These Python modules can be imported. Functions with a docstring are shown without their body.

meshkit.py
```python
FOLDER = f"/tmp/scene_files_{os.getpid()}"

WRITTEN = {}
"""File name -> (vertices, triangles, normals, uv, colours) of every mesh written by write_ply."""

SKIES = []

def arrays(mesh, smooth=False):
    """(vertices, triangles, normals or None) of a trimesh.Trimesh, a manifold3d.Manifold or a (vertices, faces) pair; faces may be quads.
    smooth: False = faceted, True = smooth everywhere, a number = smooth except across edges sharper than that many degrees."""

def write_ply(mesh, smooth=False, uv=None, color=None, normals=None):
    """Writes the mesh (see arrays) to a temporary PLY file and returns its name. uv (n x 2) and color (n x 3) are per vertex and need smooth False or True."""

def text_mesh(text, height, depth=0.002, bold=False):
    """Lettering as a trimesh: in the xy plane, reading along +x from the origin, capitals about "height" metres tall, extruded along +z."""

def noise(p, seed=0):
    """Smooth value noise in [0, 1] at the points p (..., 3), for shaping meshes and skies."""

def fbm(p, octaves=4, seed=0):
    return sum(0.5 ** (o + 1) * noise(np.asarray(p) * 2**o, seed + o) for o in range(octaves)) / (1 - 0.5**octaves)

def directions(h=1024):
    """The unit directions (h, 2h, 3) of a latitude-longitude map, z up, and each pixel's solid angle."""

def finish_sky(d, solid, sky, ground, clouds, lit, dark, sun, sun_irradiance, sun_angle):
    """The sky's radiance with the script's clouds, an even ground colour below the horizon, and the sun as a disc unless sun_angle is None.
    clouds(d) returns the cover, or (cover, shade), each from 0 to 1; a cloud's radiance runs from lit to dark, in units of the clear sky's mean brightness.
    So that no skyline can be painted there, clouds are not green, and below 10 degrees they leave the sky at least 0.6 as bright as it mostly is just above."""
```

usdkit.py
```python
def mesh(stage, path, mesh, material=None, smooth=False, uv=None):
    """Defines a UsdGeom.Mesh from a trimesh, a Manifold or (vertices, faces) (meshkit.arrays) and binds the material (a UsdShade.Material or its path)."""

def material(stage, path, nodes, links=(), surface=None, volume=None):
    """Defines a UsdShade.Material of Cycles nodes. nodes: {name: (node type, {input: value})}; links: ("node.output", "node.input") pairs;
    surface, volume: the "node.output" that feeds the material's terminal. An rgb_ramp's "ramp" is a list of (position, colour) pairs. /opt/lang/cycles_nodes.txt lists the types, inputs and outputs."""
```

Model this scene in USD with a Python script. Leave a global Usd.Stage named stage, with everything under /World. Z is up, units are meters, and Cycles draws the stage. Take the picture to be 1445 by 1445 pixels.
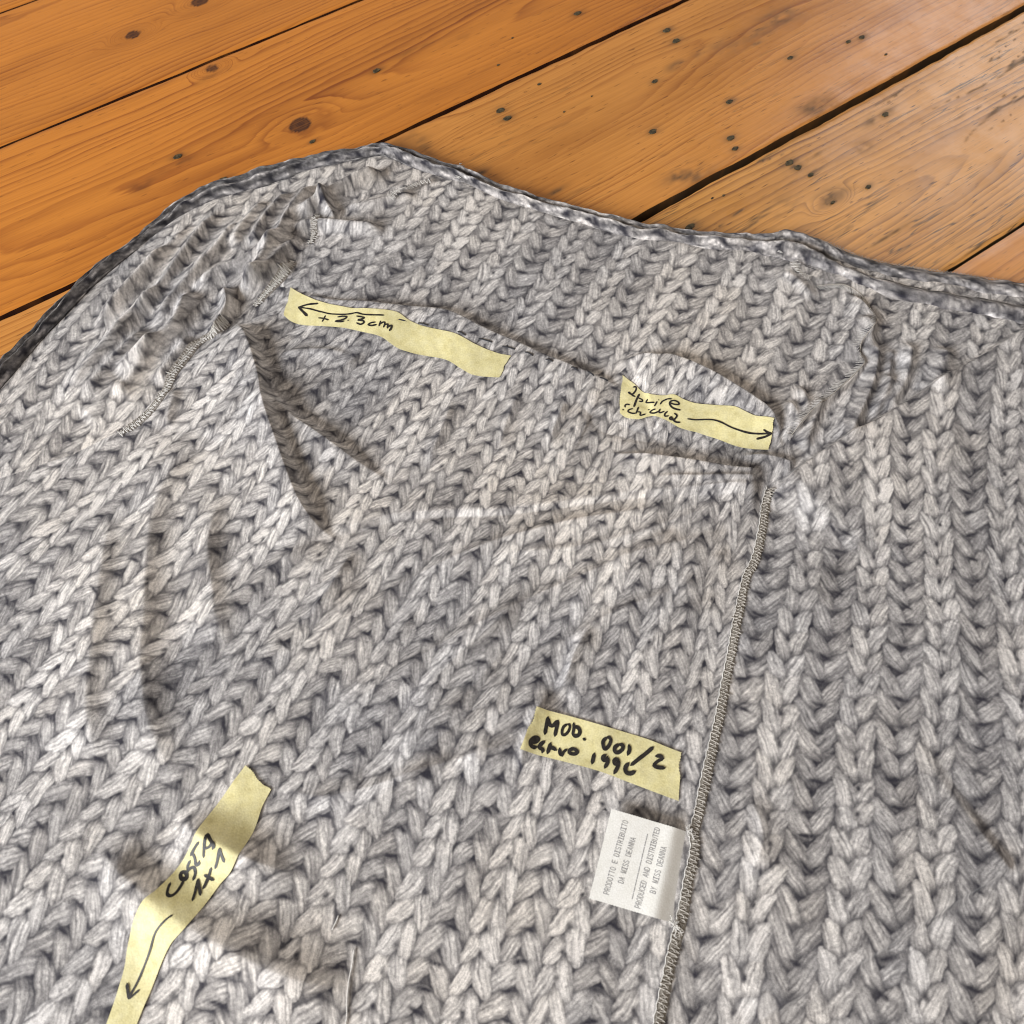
import math, numpy as np, trimesh, shapely, usdkit, meshkit
from scipy import ndimage
from scipy.spatial import cKDTree
from pxr import Usd, UsdGeom, UsdLux, UsdShade, Gf, Sdf, Vt

# ------------------------------------------------------------------ camera, light, exposure
stage = Usd.Stage.CreateInMemory()
UsdGeom.SetStageUpAxis(stage, 'Z'); UsdGeom.SetStageMetersPerUnit(stage, 1.0)
UsdGeom.Xform.Define(stage, '/World')
PX, FPX, CAM_H, PITCH = 1445.0, 1050.0, 0.45, math.atan2(2297.5, 1050.0)
CP, SP = math.cos(PITCH), math.sin(PITCH)
cam = UsdGeom.Camera.Define(stage, '/World/camera')
m = Gf.Matrix4d(1, 0, 0, 0, 0, SP, CP, 0, 0, -CP, SP, 0, 0, 0, CAM_H, 1)
cam.AddTransformOp().Set(m)
cam.CreateHorizontalApertureAttr(36.0); cam.CreateFocalLengthAttr(36.0 * FPX / PX)
cam.CreateFStopAttr(11.0); cam.CreateFocusDistanceAttr(0.525)
cam.CreateClippingRangeAttr(Gf.Vec2f(0.02, 50)); cam.CreateExposureAttr(0.26)

def look_at(prim, eye, aim):
    eye, aim = np.array(eye, float), np.array(aim, float)
    z = eye - aim; z /= np.linalg.norm(z); x = np.cross([0, 0, 1.0], z); x /= np.linalg.norm(x); y = np.cross(z, x)
    prim.AddTransformOp().Set(Gf.Matrix4d(*x, 0, *y, 0, *z, 0, *eye, 1))

win = UsdLux.RectLight.Define(stage, '/World/window_light')          # the window to the left of the person taking the picture
win.CreateWidthAttr(1.3); win.CreateHeightAttr(1.3); win.CreateIntensityAttr(24.8); win.CreateColorAttr(Gf.Vec3f(0.95, 0.975, 1.0))
look_at(win, (-2.15, -1.55, 1.38), (0.0, 0.25, 0.0))
win2 = UsdLux.RectLight.Define(stage, '/World/far_window_light')     # a second, farther window beyond the top right, seen as the sheen on the boards
win2.CreateWidthAttr(1.2); win2.CreateHeightAttr(1.3); win2.CreateIntensityAttr(2.3); win2.CreateColorAttr(Gf.Vec3f(0.95, 0.97, 1.0))
look_at(win2, (1.9, 2.75, 1.45), (0.2, 0.4, 0.0))
usdkit.material(stage, '/World/Looks/room_air', {'b': ('background_shader', {'color': (1.0, 0.86, 0.72), 'strength': 0.34})}, surface='b.background')
dome = UsdLux.DomeLight.Define(stage, '/World/room_light')            # light thrown back by the walls and ceiling of the room
UsdShade.MaterialBindingAPI.Apply(dome.GetPrim()).Bind(UsdShade.Material.Get(stage, '/World/Looks/room_air'))

# ------------------------------------------------------------------ helpers
def at(p, z=0.0):
    """Point of the photograph (its pixels) -> the place (x, y) where its line of sight meets height z."""
    p = np.atleast_2d(np.asarray(p, float))
    dx, dy = (p[:, 0] - PX / 2) / FPX, (PX / 2 - p[:, 1]) / FPX
    d = np.stack([dx, CP + dy * SP, -SP + dy * CP], 1)
    return d[:, :2] * ((CAM_H - z) / -d[:, 2])[:, None]

rng = np.random.default_rng(7)
def vnoise(x, y, scale, seed):
    g = np.random.default_rng(seed).random((256, 256)).astype(np.float32) * 2 - 1
    return ndimage.map_coordinates(g, [np.asarray(y) / scale + 97.3, np.asarray(x) / scale + 113.7], order=3, mode='grid-wrap', prefilter=False) * 1.6
def fbm(x, y, scale, seed, octaves=3):
    return sum(vnoise(x, y, scale / 2 ** k, seed + k) / 2 ** k for k in range(octaves))
def sstep(a, b, x):
    t = np.clip((x - a) / (b - a), 0, 1); return t * t * (3 - 2 * t)
def srgb(r, g, b):
    c = np.array([r, g, b]) / 255.0
    return tuple(np.where(c <= 0.04045, c / 12.92, ((c + 0.055) / 1.055) ** 2.4))
def resample(P, step):
    P = np.asarray(P, float); s = np.r_[0, np.cumsum(np.linalg.norm(np.diff(P, axis=0), axis=1))]
    n = max(2, int(round(s[-1] / step)) + 1); t = np.linspace(0, s[-1], n)
    return np.stack([np.interp(t, s, P[:, k]) for k in range(P.shape[1])], 1)
def smooth_line(P, step):
    """Rounded (Catmull-Rom) line through P, evenly sampled."""
    P = np.asarray(P, float); Q = np.vstack([2 * P[0] - P[1], P, 2 * P[-1] - P[-2]]); out = []
    for i in range(1, len(Q) - 2):
        t = np.linspace(0, 1, 12, endpoint=False)[:, None]; a, b, c, d = Q[i - 1:i + 3]
        out.append(0.5 * (2 * b + (c - a) * t + (2 * a - 5 * b + 4 * c - d) * t ** 2 + (3 * b - a - 3 * c + d) * t ** 3))
    return resample(np.vstack(out + [P[-1:]]), step)
def normals2(P):
    t = np.gradient(P, axis=0); t /= np.maximum(np.linalg.norm(t, axis=1, keepdims=True), 1e-12)
    return t, np.stack([-t[:, 1], t[:, 0]], 1)

used = {}
def numbered(path):
    k = used.get(path, -1) + 1; used[path] = k
    return path if k == 0 else f'{path}_{k:03d}'
def tag(prim, label=None, category=None, group=None, kind=None):
    p = prim.GetPrim() if hasattr(prim, 'GetPrim') else prim
    for k, v in (('label', label), ('category', category), ('group', group), ('kind', kind)):
        if v: p.SetCustomDataByKey(k, v)
    return p
def xform(name, parent='/World', **kw):
    x = UsdGeom.Xform.Define(stage, numbered(f'{parent}/{name}')); tag(x, **kw); return str(x.GetPath())
def part(name, parent, v, f, mat, primvars=None, normals=None, smooth=True, **kw):
    path = numbered(f'{parent}/{name}')
    mesh = usdkit.mesh(stage, path, (np.asarray(v), np.asarray(f)), f'/World/Looks/{mat}', smooth=smooth if normals is None else False)
    if normals is not None:
        mesh.CreateNormalsAttr(Vt.Vec3fArray.FromNumpy(np.asarray(normals, np.float32))); mesh.SetNormalsInterpolation('vertex')
    for k, a in (primvars or {}).items():
        UsdGeom.PrimvarsAPI(mesh).CreatePrimvar(k, Sdf.ValueTypeNames.Color3fArray, 'vertex').Set(Vt.Vec3fArray.FromNumpy(np.asarray(a, np.float32)))
    mesh.CreateDoubleSidedAttr(True)
    tag(mesh, **kw); return path
def grid_faces(nr, nc, closed=False):
    i = np.arange(nr * nc).reshape(nr, nc)
    if closed: i = np.hstack([i, i[:, :1]])
    return np.stack([i[:-1, :-1], i[:-1, 1:], i[1:, 1:], i[1:, :-1]], -1).reshape(-1, 4)
def tri(f):
    f = np.asarray(f); return f if f.shape[1] == 3 else np.vstack([f[:, [0, 1, 2]], f[:, [0, 2, 3]]])
def tube(P, r, sides=5):
    """A capped tube along the 3-D points P."""
    P = np.asarray(P, float); t = np.gradient(P, axis=0); t /= np.maximum(np.linalg.norm(t, axis=1, keepdims=True), 1e-12)
    up = np.where(np.abs(t[:, 2:]) > 0.9, [1.0, 0, 0], [0, 0, 1.0]); a = np.cross(t, up); a /= np.linalg.norm(a, axis=1, keepdims=True); b = np.cross(a, t)
    w = np.linspace(0, 2 * np.pi, sides, endpoint=False); r = np.broadcast_to(np.asarray(r, float), (len(P),))
    v = P[:, None] + r[:, None, None] * (np.cos(w)[None, :, None] * a[:, None] + np.sin(w)[None, :, None] * b[:, None])
    f = tri(grid_faces(len(P), sides, True)); n = len(P) * sides
    caps = [[n, (k + 1) % sides, k] for k in range(sides)] + [[n + 1, n - sides + k, n - sides + (k + 1) % sides] for k in range(sides)]
    return np.vstack([v.reshape(-1, 3), P[:1], P[-1:]]), np.vstack([f, caps])
def join(pieces):
    v, f, n = [], [], 0
    for a, b in pieces: v.append(a); f.append(tri(b) + n); n += len(a)
    return np.vstack(v), np.vstack(f)

class Graph:
    """Short cut to write a node graph as expressions."""
    def __init__(s): s.n, s.l = {}, []
    def node(s, kind, out, links=None, **vals):
        k = f'n{len(s.n)}'; v = {}
        for a, b in {**vals, **(links or {})}.items():
            if isinstance(b, str) and '.' in b and b.split('.')[0] in s.n: s.l.append((b, f'{k}.{a}'))
            else: v[a] = b
        s.n[k] = (kind, v); return f'{k}.{out}'
    def m(s, op, a, b=0.5, c=0.0, clamp=False): return s.node('math', 'value', {'value1': a, 'value2': b, 'value3': c}, math_type=op, use_clamp=clamp)
    def noise(s, vec, scale, detail=2.0, rough=0.5, dist=0.0): return s.node('noise_texture', 'fac', {'vector': vec}, scale=scale, detail=detail, roughness=rough, distortion=dist)
    def mapping(s, vec, scale): return s.node('mapping', 'vector', {'vector': vec}, scale=scale, mapping_type='point')
    def mix(s, fac, a, b, op='mix'): return s.node('mix', 'color', {'fac': fac, 'color1': a, 'color2': b}, mix_type=op)
    def ramp(s, fac, stops): return s.node('rgb_ramp', 'color', {'fac': fac}, ramp=stops)
    def remap(s, v, a, b, c, d): return s.node('map_range', 'result', {'value': v}, from_min=a, from_max=b, to_min=c, to_max=d, clamp=True)
    def bump(s, h, dist, strength=1.0): return s.node('bump', 'normal', {'height': h}, distance=dist, strength=strength)
    def pos(s): return s.node('geometry', 'position')
    def attr(s, name, out='vector'): return s.node('attribute', out, attribute=name)
    def done(s, name, **p):
        b = s.node('principled_bsdf', 'BSDF', p); return usdkit.material(stage, f'/World/Looks/{name}', s.n, s.l, surface=b)

# ------------------------------------------------------------------ materials
g = Graph(); P = g.pos()
weave = g.noise(P, 2600.0, 1.0); fuzz = g.noise(P, 700.0, 3.0, 0.65)
c = g.mix(1.0, g.attr('print', 'color'), g.ramp(weave, [(0.25, (0.74,) * 3), (0.75, (1.26,) * 3)]), 'multiply')
c = g.mix(1.0, c, g.ramp(fuzz, [(0.3, (0.86,) * 3), (0.7, (1.14,) * 3)]), 'multiply')
g.done('printed_jersey', base_color=c, roughness=0.9, specular_ior_level=0.18, sheen_weight=0.12, sheen_roughness=0.4, normal=g.bump(g.m('add', weave, fuzz), 0.0003, 0.6))

g = Graph(); P = g.pos()
n1 = g.noise(P, 160.0, 4.0, 0.6); n2 = g.noise(P, 900.0, 2.0); n3 = g.noise(P, 45.0, 2.0)
c = g.ramp(n1, [(0.22, (0.56, 0.49, 0.235)), (0.42, (0.70, 0.635, 0.335)), (0.75, (0.77, 0.715, 0.43))])
c = g.mix(1.0, c, g.ramp(n2, [(0.3, (0.9,) * 3), (0.7, (1.08,) * 3)]), 'multiply')
c = g.mix(1.0, c, g.ramp(n3, [(0.35, (0.87, 0.87, 0.86)), (0.65, (1.06, 1.06, 1.05))]), 'multiply')
g.done('masking_tape_paper', base_color=c, roughness=0.62, specular_ior_level=0.3, normal=g.bump(g.noise(P, 1100.0, 2.0), 0.0003, 0.5))

g = Graph(); P = g.pos(); nk = g.noise(P, 600.0, 3.0, 0.6)
g.done('marker_ink', base_color=g.ramp(nk, [(0.3, (0.008, 0.007, 0.007)), (0.75, (0.035, 0.031, 0.028))]), roughness=0.5, specular_ior_level=0.35)
g = Graph(); P = g.pos(); nk = g.noise(P, 1500.0, 2.0, 0.6)
g.done('label_print', base_color=g.ramp(nk, [(0.35, (0.16, 0.16, 0.17)), (0.65, (0.42, 0.42, 0.43))]), roughness=0.8)
g = Graph(); P = g.pos()
nl = g.noise(P, 1400.0, 2.0); nb = g.noise(P, 120.0, 3.0)
c = g.mix(1.0, g.ramp(nl, [(0.3, (0.74, 0.735, 0.70)), (0.7, (0.86, 0.855, 0.83))]), g.ramp(nb, [(0.35, (0.95, 0.945, 0.93)), (0.65, (1.0, 1.0, 1.0))]), 'multiply')
g.done('label_cloth', base_color=c, roughness=0.85, specular_ior_level=0.2, normal=g.bump(nl, 0.0002, 0.6))
g = Graph(); P = g.pos(); nt = g.noise(P, 900.0, 2.0)
g.done('overlock_thread', base_color=g.ramp(nt, [(0.3, (0.30, 0.275, 0.24)), (0.7, (0.58, 0.54, 0.49))]), roughness=0.8, specular_ior_level=0.25)
g = Graph(); P = g.pos(); nt = g.noise(P, 1200.0, 2.0)
g.done('pale_thread', base_color=g.ramp(nt, [(0.3, (0.50, 0.48, 0.45)), (0.7, (0.75, 0.73, 0.70))]), roughness=0.8)
g = Graph(); P = g.pos(); nt = g.noise(P, 1200.0, 2.0)
g.done('seam_core_cloth', base_color=g.ramp(nt, [(0.3, (0.15, 0.135, 0.115)), (0.7, (0.31, 0.285, 0.25))]), roughness=0.95, specular_ior_level=0.1)
g = Graph(); P = g.pos(); nt = g.noise(P, 1200.0, 2.0)
g.done('pale_seam_cloth', base_color=g.ramp(nt, [(0.3, (0.18, 0.165, 0.15)), (0.7, (0.38, 0.35, 0.32))]), roughness=0.95, specular_ior_level=0.1)
g = Graph(); g.done('dark_thread', base_color=(0.025, 0.025, 0.03), roughness=0.8)
g = Graph(); P = g.pos(); nt = g.noise(P, 350.0, 4.0, 0.6)
g.done('old_nail', base_color=g.ramp(nt, [(0.35, (0.022, 0.018, 0.011)), (0.72, (0.12, 0.09, 0.045))]), roughness=0.7, specular_ior_level=0.3)
g = Graph(); P = g.pos(); nt = g.noise(P, 60.0, 3.0)
g.done('underfloor_dust', base_color=g.ramp(nt, [(0.3, (0.012, 0.009, 0.007)), (0.7, (0.035, 0.026, 0.02))]), roughness=1.0, specular_ior_level=0.0)

def wood(name, early, late, dark, contrast, worn):
    g = Graph(); B = g.attr('board'); G = g.attr('grain', 'color')
    sp = g.node('separate_color', 'r', {'color': G}, color_type='rgb'); k = sp.split('.')[0]; mark, tone = f'{k}.g', f'{k}.b'
    wob = g.noise(g.mapping(B, (9, 60, 1)), 1.0, 3.0)
    ring = g.m('add', sp, g.m('multiply', g.m('subtract', wob, 0.5), 1.5))
    f = g.m('fraction', ring)
    latew = g.m('multiply', g.m('power', f, 2.2), g.m('subtract', 1.0, g.remap(f, 0.90, 1.0, 0.0, 1.0)))
    per = g.node('white_noise_texture', 'value', {'w': g.m('floor', ring)}, dimensions='1D')
    latew = g.m('multiply', latew, g.m('multiply', g.remap(per, 0.0, 1.0, 0.12, 1.35), g.remap(g.noise(g.mapping(B, (3.0, 16, 1)), 1.0, 2.0), 0.35, 0.65, 0.35, 1.2)))
    fibre = g.noise(g.mapping(B, (22, 1300, 1)), 1.0, 2.0, 0.6)
    fleck = g.noise(g.mapping(B, (70, 700, 1)), 1.0, 1.0)
    broad = g.noise(g.mapping(B, (4.5, 26, 1)), 1.0, 4.0, 0.55)
    speck = g.noise(B, 260.0, 3.0, 0.7)
    c = g.mix(g.m('multiply', latew, contrast, clamp=True), early, late)
    c = g.mix(1.0, c, g.ramp(fibre, [(0.25, (0.86, 0.84, 0.80)), (0.75, (1.10, 1.10, 1.12))]), 'multiply')
    c = g.mix(1.0, c, g.ramp(broad, [(0.28, (0.76, 0.70, 0.60)), (0.5, (1.0, 1.0, 1.0)), (0.72, (1.12, 1.14, 1.2))]), 'multiply')
    c = g.mix(g.m('multiply', g.remap(fleck, 0.68, 0.76, 0.0, 1.0), worn), c, tuple(np.array(late) * 0.45))
    c = g.mix(g.remap(speck, 0.70, 0.78, 0.0, 0.35), c, tuple(np.array(early) * 1.45))
    crk = g.m('subtract', 1.0, g.remap(g.m('absolute', g.m('subtract', g.noise(g.mapping(B, (5.5, 120, 1)), 1.0, 3.0, 0.55), 0.5)), 0.0, 0.022, 0.0, 1.0))
    crk = g.m('multiply', crk, g.remap(g.noise(g.mapping(B, (6, 20, 1)), 1.0, 2.0), 0.50, 0.60, 0.0, 0.9 * max(worn - .45, 0) / .55))
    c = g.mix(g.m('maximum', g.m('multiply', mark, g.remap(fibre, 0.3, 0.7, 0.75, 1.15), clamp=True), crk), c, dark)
    c = g.mix(1.0, c, g.node('combine_color', 'color', {'r': tone, 'g': tone, 'b': tone}, color_type='rgb'), 'multiply')
    h = g.m('subtract', g.m('multiply', fibre, 0.5), g.m('add', g.m('multiply', latew, 0.5), g.m('multiply', mark, 1.5)))
    ro = g.m('add', g.remap(g.noise(B, 38.0, 4.0, 0.6), 0.3, 0.7, 0.24, 0.40), g.m('multiply', mark, 0.25))
    g.done(name, base_color=c, roughness=ro, specular_ior_level=0.5, normal=g.bump(h, 0.0004, 0.16))
wood('amber_pine', (0.55, 0.195, 0.024), (0.27, 0.068, 0.006), (0.040, 0.009, 0.003), 1.05, 0.5)
wood('honey_pine', (0.57, 0.238, 0.048), (0.31, 0.098, 0.014), (0.075, 0.04, 0.016), 0.95, 0.7)
wood('weathered_pine', (0.58, 0.272, 0.064), (0.21, 0.080, 0.018), (0.055, 0.034, 0.016), 1.1, 1.0)

# ------------------------------------------------------------------ floor: boards with open joints
E1 = at([(902, 307.7)])[0]; E2 = at([(1263.8, 110.5)])[0]
EA = (E2 - E1) / np.linalg.norm(E2 - E1); EB = np.array([-EA[1], EA[0]])       # along / across the boards
def board(p): q = at(p); return np.stack([q @ EA, q @ EB], 1)
G1 = board([(181.2, 132.4), (505, 0)])[:, 1].mean(); G2 = board([(541, 197), (902, 28.6)])[:, 1].mean(); G3 = board([(902, 307.7), (1263.8, 110.5)])[:, 1].mean()
W = G1 - G2
floor = xform('floor', kind='structure', label='old varnished pine floorboards with dark open joints')
sub = np.array([[a, b] for a in (-1.1, 1.9) for b in (-0.75, 1.05)])
qv = [list(sub[i] @ np.array([EA, EB])) + [-0.024] for i in (0, 2, 3, 1)]
part('underfloor', floor, qv, [[0, 1, 2, 3]], 'underfloor_dust', smooth=False)

# knots: (pixel, radius m, stretch, core darkness)
KN = {'B': [((424, 176), 0.0085, 1.25, 1.0), ((299, 97), 0.005, 1.2, 0.9)], 'A': [((282, 2), 0.0075, 1.2, 1.0), ((187, 49), 0.0055, 1.4, 1.0)],
      'C': [((568, 206), 0.010, 1.6, 0.25)], 'D': [((1172, 284), 0.0045, 1.5, 0.8), ((1225, 262), 0.004, 1.2, 0.15)]}
# smudged, dented or stained patches: (pixel, half length, half width, strength)
DENT = {'C': [((962, 246), .016, .010, .55), ((985, 248), .014, .008, .45), ((1150, 150), .018, .009, .5), ((1175, 150), .008, .006, .4), ((1097, 26), .020, .011, .5), ((1075, 45), .05, .010, .28),
              ((1068, 61), .006, .002, .8), ((1000, 70), .05, .006, .2), ((955, 92), .012, .005, .4), ((803, 172), .006, .003, .8), ((786, 269), .010, .0022, .95), ((678, 243), .008, .004, .6), ((590, 205), .012, .02, .35), ((575, 215), .02, .004, .5)],
        'D': [((1172, 278), .020, .008, .4), ((1105, 290), .014, .008, .3), ((1219, 208), .007, .006, .55), ((1120, 236), .006, .003, .6), ((1150, 240), .012, .003, .5), ((1200, 320), .02, .0018, .5), ((1215, 300), .03, .0012, .6), ((1258, 330), .03, .0016, .5), ((1135, 228), .02, .0016, .75), ((1240, 165), .02, .004, .5)],
        'B': [((299, 108), .02, .004, .25), ((255, 230), .02, .004, .3), ((200, 262), .012, .006, .3), ((640, 60), .02, .004, .2), ((585, 70), .02, .004, .25)], 'A': []}
NAILS = [('B', 815, 19, 4.2), ('B', 251, 221, 4.6), ('B', 315, 254, 4.6), ('B', 441, 200, 3.0), ('B', 531, 100, 4.0), ('B', 571, 212, 0), ('C', 706, 156, 4.6), ('C', 716, 167, 4.4), ('C', 761, 119, 2.2),
         ('C', 941, 43, 4.4), ('C', 954, 58, 4.6), ('C', 924, 115, 3.6), ('C', 1029, 144, 4.0), ('C', 921, 186, 4.2), ('C', 1115, 82, 3.6), ('C', 1197, 59, 3.2), ('C', 1216, 53, 3.8), ('C', 1031, 195, 4.2),
         ('C', 1037, 210, 3.4), ('C', 796, 158, 1.2), ('C', 835, 136, 1.0), ('D', 1114, 230, 4.8), ('D', 1126, 237, 4.0), ('D', 1144, 247, 3.4), ('D', 974, 320, 4.6), ('D', 1249, 162, 4.0), ('D', 1225, 264, 3.2), ('D', 1175, 286, 2.4), ('D', 1021, 276, 1.6), ('D', 1005, 280, 1.4), ('B', 703, 92, 1.6), ('B', 723, 54, 1.4), ('C', 1250, 77, 1.8)]
def make_plank(key, b0, b1, mat, seed, pith, depth, slope, spacing, a0=-0.42, a1=1.12, step=0.0022, wob=0.0004):
    """One board: its top is a sheet of small faces that carry the growth-ring coordinate; sides and rounded edges below it."""
    r = np.random.default_rng(seed)
    na, nb = int((a1 - a0) / step), int((b1 - b0) / (0.0018 if step < .003 else .004))
    a = np.linspace(a0, a1, na); u = np.linspace(0, 1, nb)
    e0 = b0 + wob * fbm(a, a * 0, 0.02, seed + 50, 4); e1 = b1 + wob * fbm(a, a * 0 + 3, 0.02, seed + 60, 4)
    b = e0[:, None] * (1 - u) + e1[:, None] * u; A = np.broadcast_to(a[:, None], b.shape)
    bb = b + 0.004 * fbm(A * 0.35, b, 0.06, seed + 1) + 0.0012 * fbm(A * 0.25, b, 0.012, seed + 4)
    mark = np.zeros_like(b)
    for (p, rad, st, dk) in KN.get(key, []):
        ka, kb = board([p])[0]; da, db = A - ka, b - kb
        pull = rad * 1.5 * np.exp(-(da / (rad * 4.2)) ** 2) * np.exp(-np.abs(db) / (rad * 2.6))
        bb = bb - np.sign(db) * np.minimum(pull, np.abs(db) * 0.92)
        q = np.sqrt((da / (rad * st)) ** 2 + (db / rad) ** 2) * (1 + 0.1 * vnoise(A, b, rad * 0.8, seed + 9))
        mark = np.maximum(mark, dk * (1 - sstep(0.88, 1.06, q)) * (0.94 + 0.06 * np.sin(q * 9)))
        mark = np.maximum(mark, 0.16 * dk * np.exp(-(q / 1.7) ** 2))
    for (p, la, lb, s) in DENT.get(key, []):
        ka, kb = board([p])[0]; q = ((A - ka) / la) ** 2 + ((b - kb) / lb) ** 2
        mark = np.maximum(mark, min(1.5 * s, 1) * np.exp(-q) * np.clip(0.75 + 0.9 * fbm(A * 0.6, b * 1.6, 0.005, seed + 21), 0, 1.3))
    for (kk, px, py, rp) in NAILS:                                          # rust stain round each nail
        if kk == key and rp > 2.5:
            ka, kb = board([(px, py)])[0]; q = ((A - ka - .0012) / (rp * .0019)) ** 2 + ((b - kb) / (rp * .00105)) ** 2
            mark = np.maximum(mark, .75 * np.exp(-q) * np.clip(.8 + .5 * fbm(A * .6, b * 1.4, .004, seed + 25), 0, 1))
    if key == 'D':                                                                  # weathered: open dark grain
        ck = fbm(A * 0.07, bb + 0.006 * fbm(A * 0.5, b, 0.05, 5), 0.0075, seed + 31, 2)
        mark = np.maximum(mark, 0.85 * (1 - sstep(0.0, 0.075, np.abs(ck - 0.40))) * sstep(-0.25, 0.5, fbm(A * 0.4, b, 0.07, seed + 33)))
    knots = [(board([p])[0], rad, st, dk) for (p, rad, st, dk) in KN.get(key, []) if dk > .5]
    dd = depth + slope * (A - 0.4) + 0.012 * fbm(A, b * 0.5, 0.35, seed + 6)
    pith_line = pith + 0.012 * np.sin(A * 3 + seed)
    ring = np.sqrt((bb - pith_line) ** 2 + dd ** 2) / spacing
    for (kp, rad, st, dk) in knots:                                        # growth rings close round a knot
        q = np.sqrt(((A - kp[0]) / (rad * st * 1.5)) ** 2 + ((b - kp[1]) / rad) ** 2); w = np.exp(-(q / 2.1) ** 3); ring = ring * (1 - w) + (7.3 + 1.5 * q + .3 * vnoise(A, b, rad, seed + 8)) * w
    ring = ring + 0.9 * fbm(A * 0.08, b, 0.03, seed + 17, 2)
    tone = 1 + 0.05 * fbm(A * 0.3, b, 0.08, seed + 12)
    z = -0.0012 * (np.exp(-(b - e0[:, None]) / 0.0012) + np.exp(-(e1[:, None] - b) / 0.0012)) + 0.00025 * fbm(A * 0.4, b, 0.03, seed + 14)
    XY = A[..., None] * EA + b[..., None] * EB
    top = np.concatenate([XY, z[..., None]], -1)
    v = top.reshape(-1, 3); f = grid_faces(na, nb)
    # sides: a skirt hung from the rim
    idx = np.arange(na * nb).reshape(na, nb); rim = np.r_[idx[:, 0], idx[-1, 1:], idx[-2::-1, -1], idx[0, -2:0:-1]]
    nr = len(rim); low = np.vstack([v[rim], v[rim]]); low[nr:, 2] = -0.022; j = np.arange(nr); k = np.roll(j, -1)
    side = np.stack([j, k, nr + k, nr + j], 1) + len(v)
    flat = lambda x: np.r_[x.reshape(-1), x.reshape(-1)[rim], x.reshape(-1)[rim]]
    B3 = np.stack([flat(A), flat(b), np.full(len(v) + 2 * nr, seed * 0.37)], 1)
    GR = np.stack([flat(ring), np.clip(flat(mark), 0, 1), flat(tone)], 1); GR[len(v):, 1] = 1.0          # joint shade painted into the plank sides as full dark, along with dirt
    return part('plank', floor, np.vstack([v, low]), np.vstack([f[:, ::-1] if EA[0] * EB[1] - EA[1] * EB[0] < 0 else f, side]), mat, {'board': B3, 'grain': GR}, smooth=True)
gap1, gap2, gap3 = 0.0016, 0.0024, 0.0037
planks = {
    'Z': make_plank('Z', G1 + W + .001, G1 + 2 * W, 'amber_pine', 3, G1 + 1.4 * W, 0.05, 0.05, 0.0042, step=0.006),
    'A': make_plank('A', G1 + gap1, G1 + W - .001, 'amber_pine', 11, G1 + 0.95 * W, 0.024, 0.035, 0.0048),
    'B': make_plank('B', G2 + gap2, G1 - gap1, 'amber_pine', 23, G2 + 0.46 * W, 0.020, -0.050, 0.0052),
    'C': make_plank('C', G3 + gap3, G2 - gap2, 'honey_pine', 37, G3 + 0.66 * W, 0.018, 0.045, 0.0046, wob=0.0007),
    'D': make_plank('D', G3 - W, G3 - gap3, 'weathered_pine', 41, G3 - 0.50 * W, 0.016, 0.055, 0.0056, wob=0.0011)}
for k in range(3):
    planks[f'E{k}'] = make_plank(f'E{k}', G3 - (k + 2) * W + .003, G3 - (k + 1) * W - .003, 'honey_pine', 51 + k, G3 - (k + 1.5) * W, 0.03, 0.05, 0.004, step=0.02)
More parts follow.
